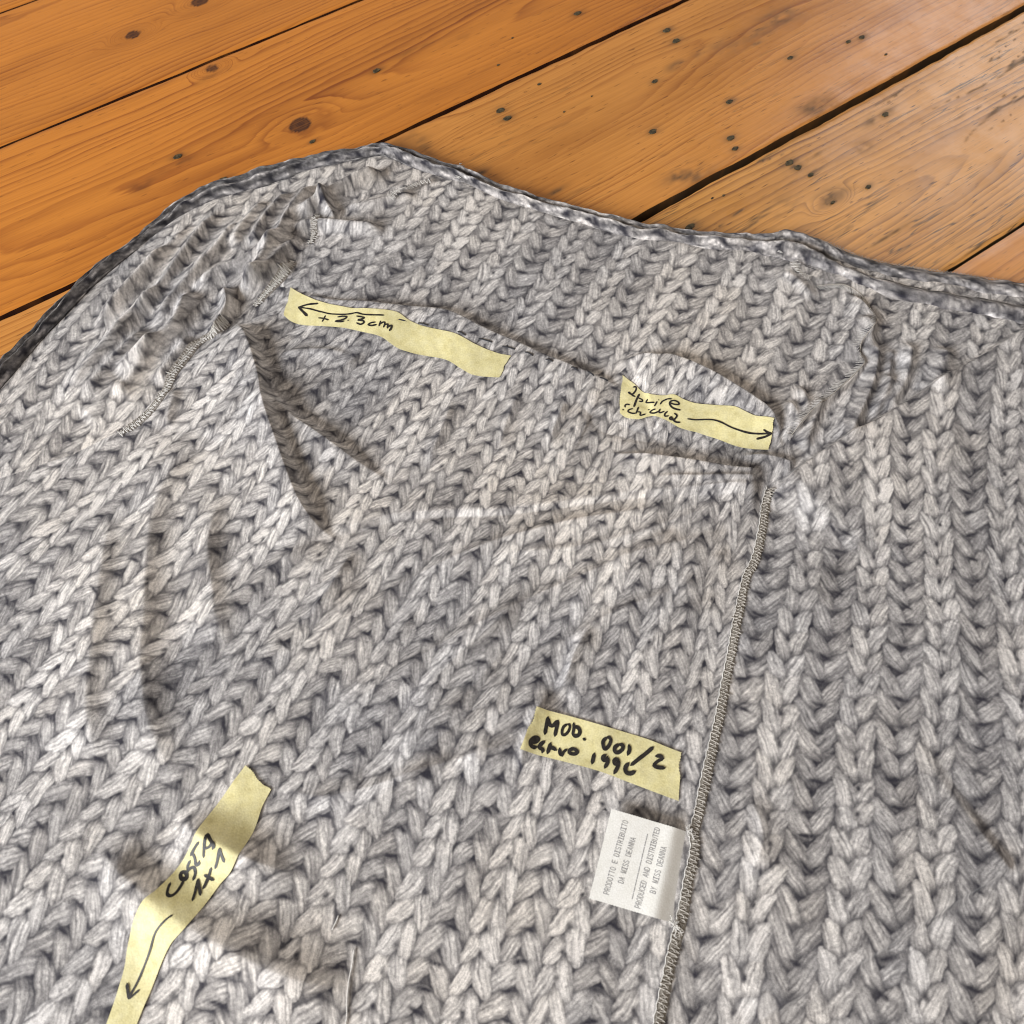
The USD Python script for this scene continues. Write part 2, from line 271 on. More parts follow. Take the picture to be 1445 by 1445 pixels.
for (key, px, py, rp) in NAILS:
    if rp == 0: continue
    c2 = at([(px, py)])[0]; w = np.linspace(0, 2 * np.pi, 16, endpoint=False); rr = rp * 0.00064 * (1 + 0.11 * rng.standard_normal(16).clip(-1.4, 1.4))
    a = rr * np.cos(w) * 1.45; b = rr * np.sin(w) * 0.92
    outer = c2 + a[:, None] * EA + b[:, None] * EB; inner = c2 + 0.55 * (a[:, None] * EA + b[:, None] * EB)
    v = np.vstack([np.c_[outer, np.full(16, -0.0004)], np.c_[c2 + .94 * (outer - c2), np.full(16, 0.0005)], np.c_[inner, np.full(16, 0.00032)], [[*c2, 0.00028]]])
    f = [[r * 16 + k, r * 16 + (k + 1) % 16, (r + 1) * 16 + (k + 1) % 16, (r + 1) * 16 + k] for r in range(2) for k in range(16)]
    part('nail_head', planks[key], v, np.vstack([tri(f), [[32 + k, 32 + (k + 1) % 16, 48] for k in range(16)]]), 'old_nail', smooth=40)

# ------------------------------------------------------------------ the printed cloth: the chunky-knit picture that is printed on the thin jersey
RES, PW, PH = 0.00042, 0.84, 0.74
def knit_print():
    r = np.random.default_rng(5); nx, ny = int(PW / RES), int(PH / RES)
    hgt = np.full((ny, nx), -9.0, np.float32); val = np.zeros((ny, nx), np.float32); hue = np.zeros((ny, nx), np.float32)
    fib = ndimage.gaussian_filter(r.standard_normal((400, 400)), (5, 0.8)); fib /= fib.std()
    PIT, ROW = 0.0450, 0.0154
    legs = []
    def leg(order, kind, u, v, th, L, w, zb, tone, s, jit=1.0):
        legs.append((order, kind, u + r.normal(0, .0011 * jit), v + r.normal(0, .0013 * jit), th + r.normal(0, .13 * jit), L * r.uniform(.84, 1.16), w * r.uniform(.80, 1.14), zb + r.normal(0, .0007), tone * r.uniform(.91, 1.06), s, r.random(), r.integers(0, 300), r.integers(0, 300)))
    for c in range(-1, int(PW / PIT) + 2):
        for k in range(-2, int(PH / ROW) + 3):
            v = k * ROW
            for q in range(2): leg(v, 1, (c + .5) * PIT + r.normal(0, .0060), v + r.uniform(0, ROW), r.normal(0, 1.0), .0100, .0050, -.0046, .55, 1)          # strands deep in the fabric
            for s in (-1, 1):
                leg(v, 1, c * PIT + s * .0098, v + r.uniform(0, ROW), s * .5, .0112, .0050, -.0022, .72, s, .8)
                leg(v, 1, c * PIT + s * .0128, v + r.uniform(0, ROW), s * .60, .0114, .0050, -.0010, .78, s, .8)
                leg(v, 0, c * PIT + s * .0044, v + (.22 if s > 0 else 0) * ROW, s * .37, .0116, .0057, .0050, .99, s, .6)
                leg(v, 1, (c + .5) * PIT + s * .0064, v + (.5 + (.2 if s > 0 else 0)) * ROW, s * .62, .0130, .0060, .0024, .84, s, .6)
    for (_, kind, u, v, th, L, w, zb, tone, s, ph, f0, f1) in legs:
        R = L + w; i0, i1, j0, j1 = int((v - R) / RES), int((v + R) / RES), int((u - R) / RES), int((u + R) / RES)
        if i1 <= 0 or j1 <= 0 or i0 >= ny or j0 >= nx: continue
        i0, j0, i1, j1 = max(i0, 0), max(j0, 0), min(i1, ny), min(j1, nx)
        y, x = np.meshgrid(np.arange(i0, i1) * RES - v, np.arange(j0, j1) * RES - u, indexing='ij')
        l = x * math.sin(th) + y * math.cos(th); d = x * math.cos(th) - y * math.sin(th) - s * 9.0 * l * l * (1 if kind == 0 else -0.6)
        t = np.clip(l / L, -1, 1); wl = w * np.sqrt(np.maximum(1 - t * t, 1e-4)) ** 0.75 * (1 - 0.16 * t)
        q = d / wl; ins = (np.abs(q) < 1) & (np.abs(l) < L)
        dive = sstep(0.25, 1.0, -t); top = sstep(0.55, 1.0, t)
        z = zb + w * 0.8 * np.sqrt(np.clip(1 - q * q, 0, 1)) - 0.0058 * dive - 0.0028 * top - 0.0010 * t
        ok = ins & (z > hgt[i0:i1, j0:j1])
        fb = fib[f0:f0 + 90, f1:f1 + 90]
        fn = fb[np.clip(l / RES * 0.5 + 40, 0, 89).astype(int), np.clip(d / RES * 1.2 + 40, 0, 89).astype(int)]
        sf = (q * (2.3 + .8 * ph) + 0.14 * fn + l / L * 0.45 + ph + 0.10 * np.sin(l / L * 4 + ph * 20)) % 1.0; strand = 0.35 - 1.35 * np.exp(-((sf - .5) / .095) ** 2)
        sh = tone * (0.46 + 0.54 * np.clip(1 - q * q, 0, 1) ** 0.38) * (1 - 0.34 * dive) * (1 - 0.12 * top) * (1 + 0.27 * strand + 0.20 * fn)
        hgt[i0:i1, j0:j1][ok] = z[ok]; val[i0:i1, j0:j1][ok] = sh[ok]; hue[i0:i1, j0:j1][ok] = ph
    hgt = np.maximum(hgt, -0.001)
    ao = 0.55 * (hgt - ndimage.gaussian_filter(hgt, 0.0011 / RES)) * 2.2 + 0.6 * (hgt - ndimage.gaussian_filter(hgt, 0.0032 / RES))
    ao2 = hgt - ndimage.gaussian_filter(hgt, 0.010 / RES)
    val = val * np.clip(1.0 + 125 * ao, 0.34, 1.10) * np.clip(1.0 + 40 * ao2, 0.72, 1.10)
    yy, xx = np.meshgrid(np.arange(ny) * RES, np.arange(nx) * RES, indexing='ij')
    up4 = lambda f: ndimage.zoom(f, (ny / f.shape[0], nx / f.shape[1]), order=1)
    x4, y4 = xx[::4, ::4], yy[::4, ::4]
    hole = np.zeros((ny, nx), np.float32)                                          # the small dark openings between the stitches of the pictured knit
    for c in range(-1, int(PW / PIT) + 2):
        for k in range(-1, int(PH / ROW) + 2):
            for (u, v, a, b2, sd) in (((c + .5) * PIT, (k - .05) * ROW, .0046, .0012, 1.15), (c * PIT, (k + .30) * ROW, .0015, .0020, .95)):
                u += r.normal(0, .0010); v += r.normal(0, .0010); st = sd * np.clip(r.uniform(.1, 1.7), 0, 1); tl = r.normal(0, .25)
                j0, j1, i0, i1 = (int(q) for q in (max((u - .008) / RES, 0), max((u + .008) / RES, 0), max((v - .004) / RES, 0), max((v + .004) / RES, 0)))
                gx, gy = xx[i0:i1, j0:j1] - u, yy[i0:i1, j0:j1] - v
                if gx.size and st > .1: hole[i0:i1, j0:j1] = np.maximum(hole[i0:i1, j0:j1], st * np.exp(-(np.abs(gx / a) ** 2.2 + np.abs((gy - tl * gx - 14 * gx * gx) / b2) ** 2)))
    grainy = ndimage.gaussian_filter(r.standard_normal((ny, nx)).astype(np.float32), 1.1); grainy /= grainy.std(); hole = hole * np.clip(1 + .25 * grainy, 0, 1.3)
    blot = up4(fbm(x4, y4, 0.055, 77, 3)); streak = up4(fbm(x4, y4, 0.017, 87, 3))
    val = val * 0.83 * (1 + 0.13 * blot + 0.10 * streak + 0.10 * grainy) * (1 - 0.92 * np.clip(hole, 0, 1))
    val = np.clip(val, 0.02, 1.25)
    warm = np.clip(0.40 + 0.30 * blot + 0.3 * (hue - .5), 0, 1)
    dark, cool, beige = np.array([0.026, 0.025, 0.035]), np.array([0.565, 0.55, 0.55]), np.array([0.61, 0.565, 0.52])
    t = (0.95 * val ** 1.38)[..., None]
    col = dark + (cool * (1 - warm[..., None]) + beige * warm[..., None] - dark) * t
    return ndimage.gaussian_filter(col.astype(np.float32), (0.5, 0.5, 0))
PRINT = knit_print()
def sample_print(u, v):
    i, j = np.mod(v, PH - .01) / RES, np.mod(u, 0.81) / RES
    return np.stack([ndimage.map_coordinates(PRINT[..., k], [i, j], order=1, mode='nearest') for k in range(3)], -1)

# ------------------------------------------------------------------ the garment: lie of the cloth
OUT = [(-70, 640), (-30, 560), (40, 480), (110, 412), (180, 352), (230, 308), (265, 284), (300, 268), (350, 250), (400, 235), (440, 226), (490, 220), (520, 213), (542, 211), (565, 217), (600, 227), (640, 239), (655, 243), (700, 262), (760, 285), (800, 297),
       (850, 310), (900, 320), (950, 328), (1010, 338), (1060, 336), (1090, 335), (1104, 329), (1130, 334), (1170, 347), (1210, 364), (1235, 371), (1265, 377), (1340, 388), (1420, 400), (1520, 418)]
INN = [(-60, 668), (-20, 590), (45, 505), (112, 432), (180, 368), (235, 331), (268, 308), (300, 292), (352, 275), (402, 259), (442, 246), (492, 233), (522, 226), (544, 226), (568, 236), (602, 250), (640, 265), (656, 270), (700, 288), (760, 307), (800, 319),
       (850, 331), (904, 346), (952, 351), (1008, 359), (1058, 363), (1088, 367), (1106, 371), (1134, 380), (1172, 396), (1206, 412), (1232, 424), (1262, 436), (1336, 452), (1416, 466), (1516, 484)]
out_w = smooth_line(at(OUT), 0.002); inn_w = smooth_line(at(INN), 0.002)

ys = at(np.c_[np.full(980, 722.5), np.linspace(1486, 200, 980)])[:, 1]                 # finer rows near, wider rows far
NCOL = 1160
hw = 0.725 * (ys * CP + CAM_H * SP)
X = np.linspace(-1, 1, NCOL)[None] * hw[:, None]; Y = np.broadcast_to(ys[:, None], X.shape)
tree = cKDTree(np.c_[X.ravel(), Y.ravel()])
H = 0.0052 + 0.0012 * fbm(X, Y, 0.085, 201) + 0.00045 * fbm(X, Y, 0.022, 205, 2)
dg = at([(560, 900), (700, 780)]); dv = (dg[1] - dg[0]) / np.linalg.norm(dg[1] - dg[0])
H = H + 0.0019 * fbm((X * dv[0] + Y * dv[1]) * 0.28, -X * dv[1] + Y * dv[0], 0.024, 211, 2)    # soft drag lines

def along(Pw, reach):
    """Grid points within reach of the line: (row, col), signed distance (left +), fraction along."""
    seg = np.diff(Pw, axis=0); L = np.linalg.norm(seg, axis=1); S = np.r_[0, np.cumsum(L)]
    lo, hi = Pw.min(0) - reach, Pw.max(0) + reach
    i0, i1 = np.searchsorted(ys, lo[1]), np.searchsorted(ys, hi[1]); sl = (slice(i0, i1), slice(None))
    keep = (X[sl] > lo[0]) & (X[sl] < hi[0]); ii, jj = np.nonzero(keep); ii += i0
    p = np.c_[X[ii, jj], Y[ii, jj]]
    kd = cKDTree(Pw); d, k = kd.query(p, distance_upper_bound=reach)
    ok = np.isfinite(d); ii, jj, p, k = ii[ok], jj[ok], p[ok], k[ok]
    best = np.full(len(p), 9.0); sgn = np.ones(len(p)); frac = np.zeros(len(p))
    for o in (-1, 0):
        q = np.clip(k + o, 0, len(seg) - 1); v = p - Pw[q]; t = np.clip((v * seg[q]).sum(1) / L[q] ** 2, 0, 1)
        r = v - t[:, None] * seg[q]; dist = np.linalg.norm(r, axis=1); s = np.sign(seg[q, 0] * v[:, 1] - seg[q, 1] * v[:, 0])
        up = dist < best; best[up] = dist[up]; sgn[up] = s[up]; frac[up] = (S[q] + t * L[q])[up] / S[-1]
    return ii, jj, best * sgn, frac
def ridge(P, h, wl, wr, e0=0.25, e1=0.25, pw=1.5):
    """A fold along P (photo pixels): height h, width to the left / right of its direction in metres, fading over e0, e1 of its length."""
    Pw = smooth_line(at(P, max(h, 0) + 0.006), 0.002); ii, jj, d, t = along(Pw, 3.2 * max(wl, wr))
    w = np.where(d > 0, wl, wr)
    env = (sstep(0, e0, t) if e0 else 1) * (sstep(0, e1, 1 - t) if e1 else 1)
    H[ii, jj] += h * env * np.exp(-(np.abs(d) / w) ** pw)
# big fold lines of the body (direction chosen so that the steep side lies on the shaded side)
ridge([(322, 440), (345, 468), (360, 510), (372, 560), (390, 620), (415, 690), (440, 730), (466, 752), (478, 762)], .0128, .0034, .030, .10, .22)
ridge([(366, 536), (400, 575), (440, 602), (490, 636), (535, 664), (560, 680)], .0100, .0030, .024, .20, .45)
ridge([(283, 606), (240, 660), (211, 720), (205, 780), (202, 860), (196, 930), (206, 1010), (235, 1090), (262, 1130)], .0068, .009, .024, .15, .25)
ridge([(332, 690), (302, 720), (292, 770), (298, 830), (307, 885), (318, 920)], .0055, .0065, .017, .25, .3)
ridge([(250, 545), (240, 575), (232, 605)], .0035, .004, .012)
ridge([(345, 560), (320, 600), (300, 625)], .0028, .004, .014)
ridge([(150, 700), (140, 800), (130, 900), (120, 1000), (135, 1100)], .007, .009, .03)
# neck fold with the basting, and the fold below it
ridge([(395, 404), (440, 412), (480, 422), (560, 430), (620, 434), (650, 443), (680, 458), (725, 478), (760, 494), (800, 508), (835, 521), (860, 528), (885, 540)], .0075, .0022, .038, .25, .12)
ridge([(868, 508), (890, 496), (908, 492), (930, 495), (953, 496), (1001, 518), (1048, 546), (1084, 572), (1102, 598), (1110, 626)], .0112, .0024, .030, .22, .18)
ridge([(800, 552), (830, 578), (865, 600), (905, 612), (960, 628), (1010, 640)], -.0032, .006, .006)
ridge([(860, 628), (904, 636), (961, 645), (1029, 657), (1080, 660)], .0088, .0016, .024, .25, .1)
ridge([(1040, 640), (1085, 641), (1128, 651)], .0050, .0018, .010, .4, .15)
ridge([(875, 538), (920, 556), (1000, 572), (1085, 600)], -.0022, .008, .008)
# edge of the side panel lying over the shoulder
ridge([(1480, 440), (1400, 492), (1330, 533), (1265, 575), (1195, 614), (1136, 653), (1110, 676), (1088, 702)], .0112, .040, .0018, .05, .10)
ridge([(1440, 1215), (1350, 1272), (1265, 1327), (1210, 1360), (1165, 1386), (1100, 1425), (1060, 1460)], .0055, .0020, .040, .05, .15)
# thin creases over the belly
for P, h, a, b in [([(470, 768), (520, 748), (560, 738), (640, 731), (700, 730), (760, 723), (840, 712), (930, 704), (1040, 700)], .0004, .0035, .0045), ([(640, 792), (715, 782), (770, 778), (830, 770), (900, 752), (1000, 718), (1082, 690)], .0026, .006, .010),
                   ([(760, 880), (800, 868), (850, 822), (930, 792), (1040, 740)], .0024, .005, .010), ([(780, 985), (800, 950), (812, 915), (838, 880)], .0030, .0035, .008), ([(740, 1092), (736, 1062), (752, 1010), (782, 968)], .0030, .0026, .007),
                   ([(380, 1108), (446, 1123), (503, 1116), (599, 1085), (713, 1051), (780, 1030)], .0026, .007, .008), ([(530, 1080), (600, 1020), (660, 975), (720, 905)], .0022, .006, .012), ([(560, 1010), (640, 930), (700, 880), (745, 840)], .0024, .005, .010),
                   ([(420, 880), (455, 840), (480, 800), (500, 770)], .0026, .003, .008), ([(440, 1000), (520, 930), (600, 850)], .0018, .006, .010), ([(850, 800), (905, 770), (960, 745)], .0020, .004, .008), ([(905, 700), (1000, 692), (1085, 684)], .0016, .0025, .006),
                   ([(905, 675), (1000, 678), (1095, 676)], .0018, .0025, .005), ([(945, 840), (985, 800), (1035, 770)], .0020, .004, .009), ([(435, 1210), (540, 1120), (640, 1060)], .0020, .008, .010), ([(600, 660), (620, 610), (640, 560)], .0020, .004, .008),
                   ([(700, 640), (715, 590), (735, 545)], .0018, .004, .008), ([(770, 630), (785, 590), (800, 560)], .0026, .004, .006), ([(420, 560), (470, 530), (515, 495)], .0022, .003, .008), ([(380, 500), (440, 495), (500, 500)], .0020, .004, .008), ([(1010, 960), (1080, 880), (1200, 790)], .0016, .012, .012), ([(1060, 1240), (1075, 1180), (1060, 1120)], .0016, .005, .010)]:
    ridge(P, h * 1.9, a * .8, b * .9, .3, .3, 1.25)
for P, h in [([(300, 1010), (400, 930), (480, 875), (640, 785), (800, 735), (1000, 700)], .0042), ([(380, 1085), (500, 990), (620, 910), (760, 838), (900, 780), (1060, 735)], .0046), ([(520, 1130), (620, 1040), (730, 955), (850, 872), (1035, 800)], .0038),
             ([(250, 905), (330, 840), (400, 790), (470, 756)], .0034), ([(640, 1090), (720, 1020), (790, 960)], .0030), ([(420, 1160), (560, 1060), (680, 960)], .0030), ([(330, 950), (420, 880), (520, 810)], .0030), ([(860, 960), (940, 880), (1020, 830)], .0024)]:
    ridge(P, h * 1.7, .0050, .0080, .3, .3, 1.3)
ridge([(460, 752), (520, 735), (560, 726), (640, 719), (700, 718), (760, 712), (840, 702), (930, 694), (1080, 690)], .0028, .012, .0020, .08, .12)
ridge([(466, 762), (520, 743), (560, 733), (640, 726), (700, 725), (760, 719), (840, 709), (930, 701), (1080, 697)], -.0022, .0018, .0070, .08, .12)
ridge([(690, 790), (715, 787), (770, 783), (830, 775), (900, 757), (1000, 724), (1080, 696)], -.0018, .0016, .0070, .15, .15)
# slack near the lower tape
ridge([(120, 1190), (200, 1262), (250, 1300), (330, 1345), (420, 1385), (520, 1410)], .0100, .014, .018, .15, .3)
ridge([(230, 1150), (290, 1182), (345, 1210), (420, 1240)], .0100, .009, .013, .3, .4)
ridge([(180, 1200), (240, 1225), (290, 1245)], -.0035, .010, .010)
# the bunched sleeve
for P, h, a, b in [([(456, 238), (428, 262), (402, 297), (386, 332), (360, 372), (334, 408)], .0095, .0050, .0060), ([(545, 220), (515, 232), (480, 250), (438, 276), (408, 298)], .0100, .0062, .0050), ([(400, 320), (440, 308), (490, 311), (545, 319)], .0062, .0055, .0050),
                   ([(450, 268), (460, 284), (472, 302)], .0060, .004, .004), ([(262, 402), (300, 380), (340, 362), (372, 343), (400, 326)], .0075, .0042, .0062), ([(264, 394), (252, 436), (234, 462), (196, 490), (150, 520)], .0080, .0060, .0050),
                   ([(314, 394), (319, 425), (304, 453), (298, 470)], .0075, .0032, .0060), ([(306, 284), (262, 340), (222, 398), (185, 445)], .0055, .0050, .0050), ([(338, 292), (300, 345), (262, 390), (205, 455)], .0058, .0045, .0050), ([(410, 364), (370, 388), (330, 406)], .0058, .0040, .0045),
                   ([(424, 326), (398, 352), (372, 384), (342, 402)], .0060, .0038, .0045), ([(372, 272), (345, 305), (322, 345)], .0045, .004, .0045), ([(405, 258), (372, 300), (350, 340)], .0050, .004, .0045), ([(268, 305), (235, 345), (190, 392), (130, 450)], .0045, .0055, .0055), ([(238, 338), (205, 375), (165, 420), (120, 465)], .0045, .0060, .0060), ([(222, 398), (180, 440), (130, 500), (80, 560)], .0045, .006, .006), ([(205, 455), (160, 505), (110, 560)], .0045, .006, .006), ([(300, 345), (250, 392), (190, 440), (140, 490)], .0036, .0045, .0045), ([(180, 540), (150, 560), (110, 590)], .0025, .008, .010), ([(480, 290), (530, 280), (590, 268)], .0036, .0050, .005), ([(270, 470), (245, 500), (215, 540)], .0040, .0060, .005), ([(225, 470), (200, 510), (160, 560)], .0045, .006, .006),
                   ([(1244, 470), (1235, 530), (1210, 590), (1190, 622)], .0065, .0042, .0050), ([(1265, 480), (1258, 530), (1232, 590)], .0055, .0042, .0045), ([(1160, 560), (1150, 590), (1135, 630)], .0036, .004, .005), ([(1215, 440), (1230, 470), (1225, 500)], .0045, .006, .004), ([(1290, 470), (1280, 530), (1250, 580)], .0055, .005, .005), ([(1340, 480), (1330, 520), (1310, 550)], .005, .008, .006), ([(1105, 375), (1130, 395), (1150, 420)], .0022, .006, .004), ([(1112, 560), (1120, 590), (1105, 618)], .0036, .004, .005), ([(1128, 540), (1136, 575), (1118, 612)], .0030, .0035, .004)]:
    ridge(P, h * 1.4, a, b, .2, .2, 1.8)
ridge([(1194, 402), (1227, 430), (1237, 455), (1214, 487), (1219, 515), (1179, 555), (1144, 583), (1114, 618)], .0058, .0014, .018, .1, .15)
ridge([(1252, 500), (1262, 520), (1250, 540)], -.006, .005, .005)
H = ndimage.gaussian_filter(H, 0.7)
# rest on the floor along the rim
rimd, _ = cKDTree(out_w).query(np.c_[X.ravel(), Y.ravel()]); H = (H - 0.0015) * sstep(0.0, 0.020, rimd.reshape(H.shape)) + 0.0015
H = np.maximum(H, 0.0015)
def height(p):
    p = np.atleast_2d(p); i = np.interp(p[:, 1], ys, np.arange(len(ys))); h = np.interp(p[:, 1], ys, hw)
    return ndimage.map_coordinates(H, [i, (p[:, 0] / h + 1) / 2 * (NCOL - 1)], order=1, mode='nearest')
def on_cloth(P):
    """Photo pixels -> the point of the cloth seen there."""
    P = np.atleast_2d(np.asarray(P, float)); z = np.full(len(P), 0.006)
    for _ in range(4):
        q = np.array([at([p], zz)[0] for p, zz in zip(P, z)]); z = 0.5 * z + 0.5 * height(q)
    return q

# which panel each point belongs to
SLEEVE = [(-80, 700), (100, 640), (182, 603), (226, 560), (262, 505), (300, 462), (337, 447), (385, 405), (412, 370), (436, 345), (442, 308), (462, 285), (545, 262), (640, 252), (640, 100), (-400, 100), (-400, 700)]
NECK = [(395, 404), (440, 412), (480, 422), (560, 430), (620, 434), (650, 444), (680, 459), (725, 479), (760, 495), (800, 509), (835, 522), (868, 508), (890, 496), (908, 492), (930, 495), (953, 497), (1001, 519), (1048, 547), (1084, 573), (1102, 599), (1114, 622),
        (1144, 583), (1179, 555), (1219, 515), (1214, 487), (1237, 455), (1227, 430), (1194, 402), (1130, 380), (1100, 100), (430, 100), (440, 340), (412, 370)]
SHOULDER = [(1114, 622), (1144, 583), (1179, 555), (1219, 515), (1214, 487), (1237, 455), (1227, 430), (1194, 402), (1130, 380), (1100, 100), (1700, 100), (1700, 320), (1480, 440), (1400, 492), (1330, 533), (1265, 575), (1195, 614), (1136, 653), (1122, 660)]
SIDE = [(1480, 440), (1400, 492), (1330, 533), (1265, 575), (1195, 614), (1136, 653), (1110, 676), (1086, 702), (1074, 740), (1064, 790), (1046, 860), (1034, 920), (1018, 990), (1000, 1080), (985, 1150), (974, 1210), (962, 1280), (945, 1370), (928, 1460), (915, 1600), (2600, 1600), (2600, 440)]
lab = np.zeros(X.shape, int)
for k, poly in ((1, SLEEVE), (2, NECK), (3, SHOULDER), (4, SIDE)):
    w = at(poly, 0.007); inside = shapely.contains_xy(shapely.Polygon(w).buffer(0), X, Y); lab[inside & (lab == 0)] = k
ring = shapely.Polygon(np.vstack([out_w, at([(1700, 700), (1600, 1700), (-200, 1700), (-200, 800)])])).buffer(-0.003)
valid = shapely.contains_xy(ring, X, Y)
# how the printed columns run on each panel: direction of the columns in the photo, flip, offset into the print, bend
def print_uv(k, p0, p1, off, flip, bend, shrink=1.0):
    a, b = at([p0, p1]); e = (b - a) / np.linalg.norm(b - a); n = np.array([e[1], -e[0]])
    q = np.stack([X - a[0], Y - a[1]], -1)[lab == k]; v = q @ e; u = q @ n
    x, y = X[lab == k], Y[lab == k]
    if bend == 'fan':                                          # the body cloth is pulled towards the shoulder: its columns run together there
        c = at([(1200, -120)])[0]; m0 = at([(640, 1230)])[0]; d = np.stack([x, y], 1) - c; d0 = m0 - c; R0 = np.hypot(*d0)
        u = R0 * np.arctan2(d0[0] * d[:, 1] - d0[1] * d[:, 0], d @ d0); v = R0 * 1.0 - np.hypot(d[:, 0], d[:, 1]); bend = 0.0
    u = u + bend * v * v + 0.0045 * fbm(x, y, 0.09, 300 + k, 3); v = v + 0.0055 * fbm(x, y, 0.085, 330 + k, 3) + 0.0012 * fbm(x, y, 0.012, 350 + k, 2); u = u + 0.00042 * fbm(x, y, 0.0024, 370 + k, 2); v = v + 0.00042 * fbm(x, y, 0.0024, 380 + k, 2)
    gu, gv = u / shrink * (1 if flip > 0 else -1), flip * v / shrink
    return gu - gu.min() + off[0], gv - gv.min() + off[1]
COL = np.zeros(X.shape + (3,))
for k, args in {0: ((640, 1200), (745, 850), (.01, .02), -1, 'fan', .9), 1: ((230, 470), (340, 300), (.24, .20), 1, 0.0, 0.9), 2: ((760, 460), (868, 300), (.02, .26), 1, 0.0, .93), 3: ((1180, 640), (1230, 440), (.4, .3), 1, 0.0, .95), 4: ((1130, 1300), (1185, 850), (.05, .02), 1, 0.12, .98)}.items():
    u, v = print_uv(k, *args); COL[lab == k] = sample_print(u, v)
g0 = np.gradient(H, axis=0) / np.gradient(Y, axis=0); g1 = np.gradient(H, axis=1) / np.gradient(X, axis=1); slant = np.gradient(X, axis=0) / np.gradient(Y, axis=0)
N = np.stack([-g1, -(g0 - g1 * slant), np.ones_like(H)], -1); N /= np.linalg.norm(N, axis=-1, keepdims=True)

top = xform('jersey_top', label='grey printed jersey top lying inside out on the floorboards', category='top')
V = np.stack([X, Y, H], -1).reshape(-1, 3); F = grid_faces(*X.shape); ok = valid.ravel()[F].all(1); F = F[ok]; fl = lab.ravel()[F].max(1)
for k, name, text in ((0, 'body_panel', None), (1, 'sleeve_panel', 'bunched sleeve with narrow gathered folds'), (2, 'neck_panel', None), (3, 'shoulder_panel', None), (4, 'side_panel', None)):
    f = F[fl == k]; idx, inv = np.unique(f, return_inverse=True)
    part(name, top, V[idx], inv.reshape(f.shape), 'printed_jersey', {'print': COL.reshape(-1, 3)[idx]}, normals=N.reshape(-1, 3)[idx], label=text)

# ------------------------------------------------------------------ the turned band along the neckline
n = 1300
oo, nn = (np.stack([np.interp(np.linspace(0, 1, n), np.linspace(0, 1, len(q)), q[:, k]) for k in (0, 1)], 1) for q in (out_w, inn_w))
# pair the two edges by nearest point so that the band does not shear
nn = inn_w[cKDTree(inn_w).query(oo)[1]]; nn = ndimage.gaussian_filter1d(nn, 7, axis=0)
run = np.r_[0, np.cumsum(np.linalg.norm(np.diff(oo, axis=0), axis=1))]; M = 30; t = np.linspace(0, 1, M)
prof = 0.0012 + 0.0062 * np.exp(-((t - .26) / .17) ** 2) + 0.0085 * np.exp(-((t - .72) / .18) ** 2) + 0.0015
lift = 1 + 0.22 * fbm(run, run * 0, 0.03, 400, 3)
bump_ = 0.0011 * fbm(run[:, None] * np.ones(M), t[None] * 0.02 + 0 * run[:, None], 0.007, 410, 2)
z = prof[None] * lift[:, None] + bump_; z[:, 0] = 0.0006; z[:, -1] = 0.0045
pp = oo[:, None] * (1 - t[None, :, None]) + nn[:, None] * t[None, :, None]
tt, nrm = normals2(oo); pp = pp + nrm[:, None] * (0.0011 * fbm(run, run * 0 + 5, 0.018, 420, 3))[:, None, None]
vt = np.concatenate([pp, z[..., None]], -1)
under = vt[:, ::-1].copy(); under[..., 2] = np.minimum(under[..., 2] - 0.0008, np.interp(t[::-1], [0, 1], [0.0004, 0.0032]))
vb = np.concatenate([vt, under], 1)
uu = run[:, None] + 0 * t; vv = t[None] * 0.030 + 0.0018 * fbm(uu, uu * 0 + t[None] * .03, 0.03, 430)
cu, cv = 0.1 + vv * 2.3, 0.02 + uu * 0.62
bc = sample_print(cu, cv)
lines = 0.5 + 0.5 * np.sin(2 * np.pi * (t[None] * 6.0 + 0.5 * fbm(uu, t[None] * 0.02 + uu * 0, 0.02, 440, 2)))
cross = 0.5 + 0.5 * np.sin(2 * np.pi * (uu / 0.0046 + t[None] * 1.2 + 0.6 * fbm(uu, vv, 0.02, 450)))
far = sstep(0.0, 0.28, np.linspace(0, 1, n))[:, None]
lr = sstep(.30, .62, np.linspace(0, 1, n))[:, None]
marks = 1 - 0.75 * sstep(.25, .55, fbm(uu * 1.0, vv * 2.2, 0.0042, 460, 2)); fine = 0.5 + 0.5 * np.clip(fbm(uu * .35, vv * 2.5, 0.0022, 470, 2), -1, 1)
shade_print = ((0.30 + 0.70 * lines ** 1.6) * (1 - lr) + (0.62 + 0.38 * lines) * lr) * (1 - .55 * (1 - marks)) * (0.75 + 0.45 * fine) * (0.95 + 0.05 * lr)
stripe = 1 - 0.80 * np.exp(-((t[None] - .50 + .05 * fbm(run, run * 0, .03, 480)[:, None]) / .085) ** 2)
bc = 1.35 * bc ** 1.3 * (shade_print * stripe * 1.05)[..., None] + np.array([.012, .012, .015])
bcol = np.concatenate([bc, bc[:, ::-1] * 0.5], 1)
part('neckband', top, vb.reshape(-1, 3), grid_faces(n, 2 * M, True), 'printed_jersey', {'print': bcol.reshape(-1, 3)}, label='dark rolled band along the neckline')
